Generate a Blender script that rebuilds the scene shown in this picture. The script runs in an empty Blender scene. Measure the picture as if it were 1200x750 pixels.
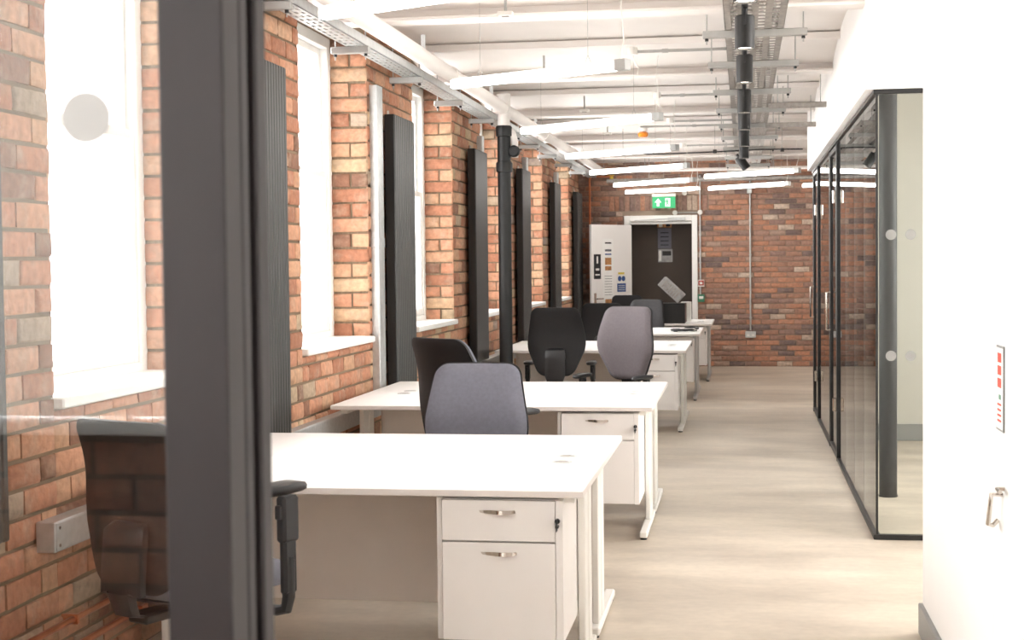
import bpy, math, random
from mathutils import Vector, Matrix
random.seed(7)
C = bpy.context.scene.collection
sc = bpy.context.scene
PI = math.pi

# ---------------------------------------------------------------- camera
cam_data = bpy.data.cameras.new('camera')
cam = bpy.data.objects.new('camera', cam_data)
C.objects.link(cam)
cam_data.sensor_width = 36.0
cam_data.lens = 36.0 * 1700.0 / 1200.0
cam_data.clip_start = 0.05
cam_data.clip_end = 200
YAW, PITCH, ROLL = 0.15836065, 0.03833723, -0.01029964
f = Vector((-math.sin(YAW) * math.cos(PITCH), math.cos(YAW) * math.cos(PITCH), -math.sin(PITCH)))
r = Vector((math.cos(YAW), math.sin(YAW), 0))
u = r.cross(f)
r2 = r * math.cos(ROLL) + u * math.sin(ROLL)
u2 = -r * math.sin(ROLL) + u * math.cos(ROLL)
M = Matrix.Identity(4)
for i in range(3):
    M[i][0], M[i][1], M[i][2] = r2[i], u2[i], -f[i]
M[0][3], M[1][3], M[2][3] = 0, 0, 1.5
cam.matrix_world = M
cam_data.dof.use_dof = True
cam_data.dof.focus_distance = 7.5
cam_data.dof.aperture_fstop = 9.0
sc.camera = cam

# ---------------------------------------------------------------- sky, light, exposure
world = bpy.data.worlds.new('sky')
sc.world = world
world.use_nodes = True
bg = world.node_tree.nodes['Background']
bg.inputs['Color'].default_value = (1.0, 0.988, 0.975, 1)
bg.inputs['Strength'].default_value = 7.0
LAMP = 5.0          # emission of the strip lamps
sc.view_settings.view_transform = 'Standard'
sc.view_settings.look = 'None'
sc.view_settings.exposure = 1.33
sc.view_settings.gamma = 1.0
sc.view_settings.use_curve_mapping = False
sc.cycles.use_denoising = True
sc.cycles.max_bounces = 12
sc.cycles.diffuse_bounces = 7
sc.cycles.transparent_max_bounces = 24
sc.cycles.sample_clamp_indirect = 12

# window openings in the left wall: (y0, y1)
XW = -2.38
OPEN = [(-.70, .80), (1.95, 3.42), (4.72, 6.08), (7.60, 9.05), (10.34, 11.80), (13.10, 14.55), (15.80, 17.23), (18.50, 19.86)]  # first two are out of view, added to let in more light
SILL, HEAD, TOP = 1.04, 2.95, 3.12
XR = 3.3
YB, YE = -0.9, 21.1

def portal(name, loc, rot, sx, sy):
    l = bpy.data.lights.new(name, 'AREA'); l.shape = 'RECTANGLE'; l.size = sx; l.size_y = sy
    l.cycles.is_portal = True
    o = bpy.data.objects.new(name, l); o.location = loc; o.rotation_euler = rot; C.objects.link(o)
for a, b in OPEN:
    portal('window_portal', (XW - .30, (a + b) / 2, (SILL + HEAD) / 2), (0, -PI / 2, 0), HEAD - SILL, b - a)
portal('window_portal', (-0.9, YB - .2, 1.9), (PI / 2, 0, 0), 2.9, 1.6)
portal('window_portal', (XR + .05, 6.9, 2.15), (0, PI / 2, 0), 1.3, 1.8)  # at the added passage opening
portal('window_portal', (XR + .05, 9.5, 1.75), (0, PI / 2, 0), 1.1, 1.4)  # at the added opening beside the glass room

# ---------------------------------------------------------------- materials
def newmat(name):
    m = bpy.data.materials.new(name); m.use_nodes = True
    nt = m.node_tree; b = nt.nodes['Principled BSDF']
    return m, nt, b
def srgb(c):
    return tuple((x / 12.92 if x <= .04045 else ((x + .055) / 1.055) ** 2.4) for x in c) + (1,)
def plain(name, col, rough=.5, metal=0.0, var=.06, scale=8.0, bump=0.0, bscale=120.0, coat=0.0, coord='Object'):
    m, nt, b = newmat(name)
    tc = nt.nodes.new('ShaderNodeTexCoord')
    n = nt.nodes.new('ShaderNodeTexNoise'); n.inputs['Scale'].default_value = scale; n.inputs['Detail'].default_value = 5
    nt.links.new(tc.outputs[coord], n.inputs['Vector'])
    r = nt.nodes.new('ShaderNodeValToRGB')
    c = srgb(col)
    r.color_ramp.elements[0].position = .3; r.color_ramp.elements[1].position = .7
    r.color_ramp.elements[0].color = tuple(max(0, x * (1 - var)) for x in c[:3]) + (1,)
    r.color_ramp.elements[1].color = tuple(min(1, x * (1 + var)) for x in c[:3]) + (1,)
    nt.links.new(n.outputs['Fac'], r.inputs['Fac']); nt.links.new(r.outputs['Color'], b.inputs['Base Color'])
    b.inputs['Roughness'].default_value = rough; b.inputs['Metallic'].default_value = metal
    if coat: b.inputs['Coat Weight'].default_value = coat
    if bump:
        n2 = nt.nodes.new('ShaderNodeTexNoise'); n2.inputs['Scale'].default_value = bscale; n2.inputs['Detail'].default_value = 3
        nt.links.new(tc.outputs[coord], n2.inputs['Vector'])
        bp = nt.nodes.new('ShaderNodeBump'); bp.inputs['Strength'].default_value = bump; bp.inputs['Distance'].default_value = .004
        nt.links.new(n2.outputs['Fac'], bp.inputs['Height']); nt.links.new(bp.outputs['Normal'], b.inputs['Normal'])
    return m
def emit(name, col, s):
    m, nt, b = newmat(name)
    b.inputs['Base Color'].default_value = srgb(tuple(x * .9 for x in col))
    b.inputs['Emission Color'].default_value = srgb(col); b.inputs['Emission Strength'].default_value = s
    return m
def glass(name, tint=(1, 1, 1), refl=1.0):
    m, nt, b = newmat(name)
    nt.nodes.remove(b)
    out = nt.nodes['Material Output']
    t = nt.nodes.new('ShaderNodeBsdfTransparent'); t.inputs['Color'].default_value = (*tint, 1)
    g = nt.nodes.new('ShaderNodeBsdfGlossy'); g.inputs['Roughness'].default_value = 0.0
    fr = nt.nodes.new('ShaderNodeFresnel'); fr.inputs['IOR'].default_value = 1.5
    mu = nt.nodes.new('ShaderNodeMath'); mu.operation = 'MULTIPLY'; mu.inputs[1].default_value = refl
    mx = nt.nodes.new('ShaderNodeMixShader')
    nt.links.new(fr.outputs[0], mu.inputs[0]); nt.links.new(mu.outputs[0], mx.inputs[0])
    nt.links.new(t.outputs[0], mx.inputs[1]); nt.links.new(g.outputs[0], mx.inputs[2])
    nt.links.new(mx.outputs[0], out.inputs['Surface'])
    return m
def brickmat(name, stops, dirt=.5, mort=(.60, .55, .48)):
    m, nt, b = newmat(name)
    at = nt.nodes.new('ShaderNodeAttribute'); at.attribute_name = 'tone'
    r = nt.nodes.new('ShaderNodeValToRGB'); cr = r.color_ramp
    cr.elements[0].position = stops[0][0]; cr.elements[0].color = srgb(stops[0][1])
    cr.elements[1].position = stops[-1][0]; cr.elements[1].color = srgb(stops[-1][1])
    for p, c in stops[1:-1]:
        e = cr.elements.new(p); e.color = srgb(c)
    nt.links.new(at.outputs['Fac'], r.inputs['Fac'])
    geo = nt.nodes.new('ShaderNodeNewGeometry')
    n = nt.nodes.new('ShaderNodeTexNoise'); n.inputs['Scale'].default_value = 9; n.inputs['Detail'].default_value = 8; n.inputs['Roughness'].default_value = .65
    nt.links.new(geo.outputs['Position'], n.inputs['Vector'])
    r2 = nt.nodes.new('ShaderNodeValToRGB'); r2.color_ramp.elements[0].position = .50; r2.color_ramp.elements[1].position = .72
    r2.color_ramp.elements[1].color = (dirt,) * 3 + (1,); r2.color_ramp.elements[0].color = (0, 0, 0, 1)
    nt.links.new(n.outputs['Fac'], r2.inputs['Fac'])
    mx = nt.nodes.new('ShaderNodeMix'); mx.data_type = 'RGBA'
    nt.links.new(r2.outputs['Color'], mx.inputs[0]); nt.links.new(r.outputs['Color'], mx.inputs[6])
    mx.inputs[7].default_value = srgb(mort)
    n3 = nt.nodes.new('ShaderNodeTexNoise'); n3.inputs['Scale'].default_value = 30; n3.inputs['Detail'].default_value = 6
    nt.links.new(geo.outputs['Position'], n3.inputs['Vector'])
    mr = nt.nodes.new('ShaderNodeMapRange'); mr.inputs['To Min'].default_value = .5; mr.inputs['To Max'].default_value = 1.38
    nt.links.new(n3.outputs['Fac'], mr.inputs['Value'])
    mm = nt.nodes.new('ShaderNodeVectorMath'); mm.operation = 'SCALE'
    nt.links.new(mx.outputs[2], mm.inputs[0]); nt.links.new(mr.outputs[0], mm.inputs['Scale'])
    nt.links.new(mm.outputs[0], b.inputs['Base Color'])
    b.inputs['Roughness'].default_value = .85
    bp = nt.nodes.new('ShaderNodeBump'); bp.inputs['Strength'].default_value = .8; bp.inputs['Distance'].default_value = .009
    nt.links.new(n3.outputs['Fac'], bp.inputs['Height']); nt.links.new(bp.outputs['Normal'], b.inputs['Normal'])
    return m

BR_L = brickmat('brick_salmon', [(0, (.50, .37, .30)), (.12, (.63, .43, .33)), (.35, (.71, .49, .38)), (.6, (.76, .56, .445)), (.90, (.75, .59, .47)), (.965, (.76, .66, .53)), (1, (.56, .50, .47))], .65, (.68, .60, .52))
BR_E = brickmat('brick_red_brown', [(0, (.46, .39, .37)), (.15, (.56, .45, .41)), (.45, (.65, .50, .43)), (.72, (.73, .52, .41)), (.9, (.68, .58, .52)), (1, (.80, .72, .65))], .7, (.60, .50, .44))
MORT = plain('mortar', (.50, .43, .35), .95, var=.2, scale=20, bump=.6, bscale=90, coord='Generated')
MORT_E = plain('mortar_dark', (.60, .53, .47), .95, var=.2, scale=20, bump=.6, bscale=90, coord='Generated')
PLASTER = plain('white_plaster', (.93, .92, .91), .6, var=.02, scale=2, bump=.08, bscale=40)
CEILM = plain('ceiling_paint', (.90, .88, .865), .65, var=.03, scale=3, bump=.1, bscale=30)
WHITEP = plain('white_gloss_paint', (.94, .94, .93), .35, var=.02)
ROOMW = plain('room_paint', (.74, .73, .69), .6, var=.02, scale=2)
SKIRT = plain('grey_skirting_paint', (.52, .52, .51), .45, var=.04)
BLACKM = plain('black_powder_coat', (.10, .10, .10), .38, var=.15, scale=30)
FRAMEM = plain('dark_grey_door_frame', (.125, .10, .11), .5, var=.08, scale=4)
RADM = plain('anthracite_radiator', (.245, .245, .24), .45, var=.08, scale=3)
RADB = plain('radiator_side_black', (.10, .10, .10), .4, var=.1)
GALV = plain('galvanised_steel', (.78, .79, .79), .4, .6, var=.08, scale=30, bump=.05)
GALVD = plain('dull_tray_steel', (.62, .60, .58), .5, .45, var=.22, scale=26, bump=.05)
STEEL = plain('grey_conduit', (.68, .68, .67), .4, .5, var=.1)
CHROME = plain('chrome', (.80, .77, .74), .12, 1.0, var=.02)
COPPER = plain('copper', (.80, .50, .36), .28, .9, var=.15, scale=14)
DESKT = plain('white_laminate', (.955, .95, .945), .42, var=.008, scale=3)
DESKE = plain('white_edge_band', (.90, .875, .86), .45, var=.02)
PEDM = plain('white_melamine', (.945, .93, .92), .45, var=.012, scale=5)
LEGM = plain('white_powder_coat', (.93, .92, .90), .35, var=.02)
LEGS = plain('silver_powder_coat', (.72, .72, .72), .35, .4, var=.04)
MODM = plain('modesty_panel_laminate', (.94, .91, .885), .5, var=.02)
FABG = plain('grey_fabric', (.45, .455, .50), .9, var=.07, scale=60, bump=.5, bscale=700)
FABW = plain('warm_grey_fabric', (.42, .395, .41), .9, var=.07, scale=60, bump=.5, bscale=700)
FABD = plain('charcoal_fabric', (.29, .29, .30), .9, var=.1, scale=60, bump=.5, bscale=700)
SHELL = plain('black_shell', (.085, .08, .09), .6, var=.15, scale=40, bump=.3, bscale=400)
PLAST = plain('black_plastic', (.13, .13, .14), .38, var=.1, scale=20)
RUB = plain('black_rubber', (.07, .07, .07), .7, var=.1)
DARKV = plain('dark_doorway_paint', (.30, .265, .24), .8, var=.08, scale=3)
IRON = plain('black_pipe_paint', (.09, .095, .10), .55, var=.12, scale=20)
WHITEPL = plain('white_plastic', (.88, .87, .85), .4, var=.03)
REDP = plain('red_plastic', (.68, .22, .16), .4)
GREENP = plain('green_plastic', (.22, .48, .36), .4)
ORANGE = plain('orange_lens', (.93, .55, .16), .35)
SIGNG = emit('exit_sign_green', (.20, .66, .42), .26)
SIGNW = emit('exit_sign_white', (.97, 1, .98), .30)
LAMPM = emit('lamp_diffuser', (1, .99, .97), LAMP)
SPOTM = emit('spot_lens', (1, .95, .88), 5.0)
GLASS = glass('clear_glass', (.97, .985, .975), 1.15)
GLASSF = glass('partition_glass_front', (.96, .97, .955), .55)
GLASSN = glass('partition_glass_near', (.95, .96, .96), 1.6)
GLASSW = glass('window_glass', (1, 1, 1), .8)
FROST = plain('frosted_vinyl', (.62, .62, .61), .7)
FROSTN = plain('frosted_vinyl_near', (.68, .68, .675), .7)
FROSTN.node_tree.nodes['Principled BSDF'].inputs['Alpha'].default_value = .92
FROST.node_tree.nodes['Principled BSDF'].inputs['Alpha'].default_value = .72
PAPERW = plain('paper_white', (.90, .90, .88), .7)
INK = plain('ink_black', (.10, .10, .11), .7)
BLUE = plain('ink_blue', (.20, .32, .55), .7)
YELL = plain('ink_yellow', (.85, .75, .30), .7)
TAN = plain('photo_tan', (.70, .50, .32), .7, var=.4, scale=30)
SLATE = plain('notice_slate', (.38, .38, .42), .7)
REDI = plain('ink_red', (.83, .30, .24), .7)
DEVICE = plain('photo_grey', (.62, .62, .62), .6, var=.2, scale=20)

def floormat():
    m, nt, b = newmat('pale_concrete_floor')
    tc = nt.nodes.new('ShaderNodeTexCoord')
    mp = nt.nodes.new('ShaderNodeMapping'); mp.inputs['Scale'].default_value = (.7, 1.7, 1)
    nt.links.new(tc.outputs['Object'], mp.inputs[0])
    n = nt.nodes.new('ShaderNodeTexNoise'); n.inputs['Scale'].default_value = 1.3; n.inputs['Detail'].default_value = 10; n.inputs['Roughness'].default_value = .62
    nt.links.new(mp.outputs[0], n.inputs['Vector'])
    r = nt.nodes.new('ShaderNodeValToRGB')
    r.color_ramp.elements[0].position = .32; r.color_ramp.elements[0].color = srgb((.67, .625, .57))
    r.color_ramp.elements[1].position = .68; r.color_ramp.elements[1].color = srgb((.825, .78, .715))
    nt.links.new(n.outputs['Fac'], r.inputs['Fac'])
    n2 = nt.nodes.new('ShaderNodeTexNoise'); n2.inputs['Scale'].default_value = 24; n2.inputs['Detail'].default_value = 6
    nt.links.new(tc.outputs['Object'], n2.inputs['Vector'])
    mr = nt.nodes.new('ShaderNodeMapRange'); mr.inputs['To Min'].default_value = .88; mr.inputs['To Max'].default_value = 1.1
    nt.links.new(n2.outputs['Fac'], mr.inputs['Value'])
    s = nt.nodes.new('ShaderNodeVectorMath'); s.operation = 'SCALE'
    nt.links.new(r.outputs['Color'], s.inputs[0]); nt.links.new(mr.outputs[0], s.inputs['Scale'])
    nt.links.new(s.outputs[0], b.inputs['Base Color'])
    rr = nt.nodes.new('ShaderNodeMapRange'); rr.inputs['To Min'].default_value = .34; rr.inputs['To Max'].default_value = .6
    nt.links.new(n.outputs['Fac'], rr.inputs['Value']); nt.links.new(rr.outputs[0], b.inputs['Roughness'])
    bp = nt.nodes.new('ShaderNodeBump'); bp.inputs['Strength'].default_value = .08; bp.inputs['Distance'].default_value = .003
    nt.links.new(n2.outputs['Fac'], bp.inputs['Height']); nt.links.new(bp.outputs['Normal'], b.inputs['Normal'])
    return m
FLOORM = floormat()

# ---------------------------------------------------------------- mesh helpers
class MB:
    def __init__(s): s.v = []; s.f = []; s.t = []
    def add(s, vs, fs, tone=None, M=None):
        o = len(s.v)
        if M is not None: vs = [M @ Vector(p) for p in vs]
        s.v += [tuple(p) for p in vs]; s.f += [tuple(i + o for i in q) for q in fs]
        s.t += [tone if tone is not None else .5] * len(fs)
        return s
    def box(s, x0, x1, y0, y1, z0, z1, b=0.0, M=None, tone=None):
        if x0 > x1: x0, x1 = x1, x0
        if y0 > y1: y0, y1 = y1, y0
        if z0 > z1: z0, z1 = z1, z0
        if b <= 0:
            vs = [(x, y, z) for x in (x0, x1) for y in (y0, y1) for z in (z0, z1)]
            fs = [(0, 1, 3, 2), (4, 6, 7, 5), (0, 4, 5, 1), (2, 3, 7, 6), (0, 2, 6, 4), (1, 5, 7, 3)]
            return s.add(vs, fs, tone, M)
        b = min(b, (x1 - x0) * .45, (y1 - y0) * .45, (z1 - z0) * .45)
        c = ((x0 + x1) / 2, (y0 + y1) / 2, (z0 + z1) / 2); h = ((x1 - x0) / 2, (y1 - y0) / 2, (z1 - z0) / 2)
        vs = []; idx = {}
        for sx in (-1, 1):
            for sy in (-1, 1):
                for sz in (-1, 1):
                    sg = (sx, sy, sz)
                    for a in range(3):
                        idx[(sg, a)] = len(vs)
                        vs.append(tuple(c[k] + sg[k] * (h[k] if k == a else h[k] - b) for k in range(3)))
        fs = []
        def orient(q, n):
            A, B, D = Vector(vs[q[0]]), Vector(vs[q[1]]), Vector(vs[q[2]])
            return q if (B - A).cross(D - A).dot(Vector(n)) > 0 else tuple(reversed(q))
        for a in range(3):
            o1, o2 = [k for k in range(3) if k != a]
            for sg in (-1, 1):
                q = []
                for (p, w) in ((-1, -1), (1, -1), (1, 1), (-1, 1)):
                    t = [0, 0, 0]; t[a] = sg; t[o1] = p; t[o2] = w; q.append(idx[(tuple(t), a)])
                n = [0, 0, 0]; n[a] = sg
                fs.append(orient(tuple(q), n))
            for p in (-1, 1):      # edges along a
                for w in (-1, 1):
                    q = []
                    for (sa, k) in ((-1, o1), (1, o1), (1, o2), (-1, o2)):
                        t = [0, 0, 0]; t[a] = sa; t[o1] = p; t[o2] = w; q.append(idx[(tuple(t), k)])
                    n = [0, 0, 0]; n[o1] = p; n[o2] = w
                    fs.append(orient(tuple(q), n))
        for sx in (-1, 1):
            for sy in (-1, 1):
                for sz in (-1, 1):
                    fs.append(orient(tuple(idx[((sx, sy, sz), a)] for a in range(3)), (sx, sy, sz)))
        return s.add(vs, fs, tone, M)
    def lathe(s, prof, n=20, M=None, cap=True, tone=None):
        vs = []; fs = []
        for (rr, z) in prof:
            for k in range(n):
                a = 2 * PI * k / n; vs.append((rr * math.cos(a), rr * math.sin(a), z))
        for i in range(len(prof) - 1):
            for k in range(n):
                k2 = (k + 1) % n
                fs.append((i * n + k, i * n + k2, (i + 1) * n + k2, (i + 1) * n + k))
        if cap:
            fs.append(tuple(reversed(range(n)))); fs.append(tuple((len(prof) - 1) * n + k for k in range(n)))
        return s.add(vs, fs, tone, M)
    def tube(s, pts, rad, n=10, M=None, closed=False):
        pts = [Vector(p) for p in pts]; vs = []; fs = []
        up = Vector((0, 0, 1)); prev = None
        for i, p in enumerate(pts):
            d = (pts[min(i + 1, len(pts) - 1)] - pts[max(i - 1, 0)]).normalized()
            if prev is None:
                a = d.cross(up)
                if a.length < .1: a = d.cross(Vector((1, 0, 0)))
            else:
                a = prev - d * prev.dot(d)
            a.normalize(); prev = a; b = d.cross(a)
            rr = rad[i] if isinstance(rad, (list, tuple)) else rad
            for k in range(n):
                t = 2 * PI * k / n; vs.append(p + a * math.cos(t) * rr + b * math.sin(t) * rr)
        for i in range(len(pts) - 1):
            for k in range(n):
                k2 = (k + 1) % n
                fs.append((i * n + k2, i * n + k, (i + 1) * n + k, (i + 1) * n + k2))
        fs.append(tuple(range(n))); fs.append(tuple(reversed([(len(pts) - 1) * n + k for k in range(n)])))
        return s.add(vs, fs, None, M)
    def mesh(s, name, mat, smooth=True, ang=.6):
        me = bpy.data.meshes.new(name); me.from_pydata(s.v, [], s.f)
        me.materials.append(mat)
        a = me.attributes.new('tone', 'FLOAT', 'FACE'); a.data.foreach_set('value', s.t)
        me.update()
        if smooth:
            me.polygons.foreach_set('use_smooth', [True] * len(me.polygons))
            me.set_sharp_from_angle(angle=ang)
        return me
    def build(s, name, mat, parent=None, smooth=True, ang=.6):
        o = bpy.data.objects.new(name, s.mesh(name, mat, smooth, ang)); C.objects.link(o)
        if parent: o.parent = parent
        return o
def tag(o, label, cat, group=None, kind=None):
    o['label'] = label
    if cat: o['category'] = cat
    if group: o['group'] = group
    if kind: o['kind'] = kind
    return o
def thing(name, label, cat, loc=(0, 0, 0), rz=0.0, group=None):
    o = bpy.data.objects.new(name, None); C.objects.link(o)
    o.empty_display_size = .1
    o.location = loc; o.rotation_euler = (0, 0, rz)
    return tag(o, label, cat, group)
def struct(o): o['kind'] = 'structure'; return o
def dup(root, loc=None, rz=None, label=None, group=None):
    def cp(o, par):
        c = o.copy(); C.objects.link(c)
        if par: c.parent = par
        for ch in kids.get(o.name, []): cp(ch, c)
        return c
    kids = {}
    for o in C.objects:
        if o.parent: kids.setdefault(o.parent.name, []).append(o)
    n = cp(root, None)
    if loc is not None: n.location = loc
    if rz is not None: n.rotation_euler = (0, 0, rz)
    if label: n['label'] = label
    if group: n['group'] = group
    return n
def bx(name, mat, parent, *a, b=0.0, M=None, smooth=True):
    return MB().box(*a, b=b, M=M).build(name, mat, parent, smooth)
def RX(a): return Matrix.Rotation(a, 4, 'X')
def RY(a): return Matrix.Rotation(a, 4, 'Y')
def RZ(a): return Matrix.Rotation(a, 4, 'Z')
def T(x, y, z): return Matrix.Translation((x, y, z))

# ---------------------------------------------------------------- the shell
struct(bx('floor', FLOORM, None, XW - .3, XR, YB - .1, YE + 2.2, -.1, 0, smooth=False))

# ceiling of shallow arches on steel beams running across the room
BEAMS = [-0.2, 2.55, 5.30, 8.05, 10.80, 13.50, 16.25, 18.95, 21.2]
m = MB(); prof = []
for i in range(len(BEAMS) - 1):
    a, b = BEAMS[i], BEAMS[i + 1]
    for k in range(0, 13):
        t = k / 12; prof.append((a + (b - a) * t, 2.93 + .13 * math.sin(PI * t) ** .8))
prof = [(YB - .1, 3.0)] + prof
vs = []; fs = []
for (y, z) in prof: vs += [(XW - .3, y, z), (XR, y, z)]
nn = len(prof)
for (y, z) in prof: vs += [(XW - .3, y, 3.3), (XR, y, 3.3)]
for i in range(nn - 1):
    fs.append((2 * i, 2 * i + 1, 2 * i + 3, 2 * i + 2)); o = 2 * nn
    fs.append((o + 2 * i, o + 2 * i + 2, o + 2 * i + 3, o + 2 * i + 1))
fs.append((0, 2 * nn, 2 * nn + 1, 1))
m.add(vs, fs); ceil = struct(m.build('ceiling', CEILM, None, True, .5))
for y in BEAMS[1:-1]:
    b_ = MB()
    b_.box(XW + .02, XR, y - .085, y + .085, 2.865, 2.885, .004)
    b_.box(XW + .02, XR, y - .012, y + .012, 2.885, 2.97)
    b_.build('beam', CEILM, ceil)
    # smaller joists at mid span, flush under the arch
    b2 = MB().box(XW + .02, XR, y + .62, y + .68, 2.985, 3.03, .004).box(XW + .02, XR, y + 1.9, y + 1.96, 2.985, 3.03, .004)
    b2.build('joist', CEILM, ceil)

# ---- left brick wall: mortar core with openings
THK = .30
m = MB()
yy = YB
for a, b in OPEN:
    m.box(XW - THK, XW, yy, a, 0, TOP); m.box(XW - THK, XW, a, b, 0, SILL); m.box(XW - THK, XW, a, b, HEAD, TOP); yy = b
m.box(XW - THK, XW, yy, YE, 0, TOP)
wall_left = struct(m.build('wall_left', MORT, None, False))

CH, BH, BL, J = .096, .083, .225, .015       # course, brick height, brick length, joint
PROUD = .011
def brick_mesh_data(w, h, d, bev, rnd):
    """a worn brick face in local x (along), z (up), y (out of the wall): open at the back"""
    j = lambda s: rnd.uniform(-s, s)
    vs = []
    for (sx, sz) in ((-1, -1), (1, -1), (1, 1), (-1, 1)):
        vs.append((sx * w / 2 + j(.002), 0, sz * h / 2 + j(.002)))
    for (sx, sz) in ((-1, -1), (1, -1), (1, 1), (-1, 1)):
        vs.append((sx * w / 2 + j(.003), d * .55, sz * h / 2 + j(.003)))
    dd = d + j(.002)
    for (sx, sz) in ((-1, -1), (1, -1), (1, 1), (-1, 1)):
        vs.append((sx * (w / 2 - bev) + j(.0035), dd + j(.0022), sz * (h / 2 - bev) + j(.003)))
    fs = [(8, 9, 10, 11)]
    for k in range(4):
        k2 = (k + 1) % 4
        fs.append((k, k2, 4 + k2, 4 + k)); fs.append((4 + k, 4 + k2, 8 + k2, 8 + k))
    return vs, fs
def courses(L, z0, z1, start=0, flemish=False):
    """bricks (centre along, centre height, length) over a strip of length L"""
    out = []; k = start; z = z0
    while z < z1 - .03:
        h = min(CH, z1 - z) - J
        x = 0
        head = (k % 2 == 1)
        if flemish:
            first = BL if head else BL / 2 - J / 2
            pat = [BL, BL]
        else:
            first = BL / 2 - J / 2 if head else BL; pat = [BL]
        w = first; i = 0
        while x < L - .02:
            ww = min(w, L - x)
            if L - x - ww - J < .05: ww = L - x
            out.append((x + ww / 2, z + J / 2 + h / 2, ww, h))
            x += ww + J; w = pat[i % len(pat)] + random.uniform(-.006, .006); i += 1
        z += CH; k += 1
    return out
rnd = random.Random(3)
# each entry: (distance for ranking, frame matrix at the brick centre, w, h)
lw = []
def strip(origin, along, outv, L, z0, z1, start=0):
    A = Vector(along); N = Vector(outv)
    for (s_, z, w, h) in courses(L, z0, z1, start):
        p = Vector(origin) + A * s_; p.z = z
        Mx = Matrix.Identity(4)
        for i in range(3): Mx[i][0], Mx[i][1], Mx[i][2], Mx[i][3] = A[i], N[i], (0, 0, 1)[i], p[i]
        lw.append((p.y, Mx, w - .0, h))
# front face piers and the stretches under the windows
yy = 1.0
segs = []
for i, (a, b) in enumerate(OPEN):
    if i <= 1: yy = b; continue
    st = 3.42 if i == 2 else yy
    segs.append((st, a, 0.0, 3.06)); segs.append((a + .004, b - .004, 0.0, SILL - .03)); yy = b
segs.append((yy, YE, 0.0, 3.06))
for (a, b, z0, z1) in segs:
    # even out the last brick: shift so both jambs bond
    strip((XW, a, 0), (0, 1, 0), (1, 0, 0), b - a, z0, z1)
# reveals on the far side of each window, facing the camera, and near side facing away
for (a, b) in OPEN[2:]:
    strip((XW + PROUD, b, 0), (-1, 0, 0), (0, -1, 0), .245, SILL, 3.05, 1)
    strip((XW - .24, a, 0), (1, 0, 0), (0, 1, 0), .245, SILL, HEAD, 1)
lw.sort(key=lambda e: e[0])
def vis(e):     # rank: skip pieces left of the frame
    return e[0] >= 4.0
cand = [e for e in lw if vis(e)]
near = cand[:300]; nid = set(id(e) for e in near)
rest = [e for e in lw if id(e) not in nid]
cache = {}
def tone_pick(z=None):
    t = rnd.random()
    return t
def brick_obj(e, parent, mat, bev=.011, depth=PROUD, key=''):
    _, Mx, w, h = e
    k = (key, round(w, 2), round(h, 3), rnd.randrange(6))
    if k not in cache:
        vs, fs = brick_mesh_data(k[1] if abs(k[1] - w) < .006 else w, h, depth + .003, bev, rnd)
        b_ = MB(); b_.add(vs, fs, tone_pick()); cache[k] = b_.mesh('brick', mat, True, .9)
    o = bpy.data.objects.new('brick', cache[k]); C.objects.link(o)
    o.parent = parent; o.matrix_basis = Mx
    return o
for e in near: brick_obj(e, wall_left, BR_L)
m = MB()
for (_, Mx, w, h) in rest:
    vs, fs = brick_mesh_data(w, h, PROUD + .003, .011, rnd)
    m.add(vs, fs, tone_pick(), Mx)
o = m.build('brick_courses', BR_L, wall_left, True, .9); o['kind'] = 'stuff'

# ---- end wall with the doorway
DX0, DX1, DZ = -1.62, -0.735, 2.09
m = MB()
m.box(XW - .3, DX0 - .03, YE, YE + .3, 0, 3.2); m.box(DX1 + .03, XR, YE, YE + .3, 0, 3.2); m.box(DX0 - .03, DX1 + .03, YE, YE + .3, DZ + .04, 3.2)
wall_far = struct(m.build('wall_end', MORT_E, None, False))
lw2 = []
ECH = .075
def strip2(x0, x1, z0, z1, start=0):
    z = z0; k = start
    while z < z1 - .02:
        h = ECH - .010; x = x0; w = (.105 if k % 2 else .218)
        while x < x1 - .02:
            ww = min(w, x1 - x)
            if x1 - x - ww < .05: ww = x1 - x
            lw2.append((x + ww / 2, z + ECH / 2, ww, h)); x += ww + .010; w = .218 + rnd.uniform(-.01, .01)
        z += ECH; k += 1
strip2(XW, DX0 - .11, 0, 2.25); strip2(DX1 + .09, XR, 0, 2.25); strip2(XW, DX0 - .3, 2.25, 2.475); strip2(DX1 + .25, XR, 2.25, 2.475); strip2(XW, XR, 2.475, 2.95)
x = DX0 - .3
while x < DX1 + .23:      # soldier course over the door
    lw2.append((x + .034, 2.25 + .1125, .066, .212)); x += .075
ents = []
for (x, z, w, h) in lw2:
    Mx = Matrix(((-1, 0, 0, x), (0, -1, 0, YE), (0, 0, 1, z), (0, 0, 0, 1)))
    ents.append((abs(x - .1) + .25 * abs(z - 1.3), Mx, w, h, x, z))
ents.sort(key=lambda e: e[0])
vise = [e for e in ents if -.7 < e[4] < .95 and .0 < e[5] < 2.3]
n300 = vise[:300]; ids = set(id(e) for e in n300)
for e in n300: brick_obj(e[:4], wall_far, BR_E, .005, .010, 'e')
m = MB()
for e in ents:
    if id(e) in ids: continue
    vs, fs = brick_mesh_data(e[2], e[3], .012, .005, rnd); m.add(vs, fs, tone_pick(), e[1])
o = m.build('brick_courses', BR_E, wall_far, True, .9); o['kind'] = 'stuff'

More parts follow.
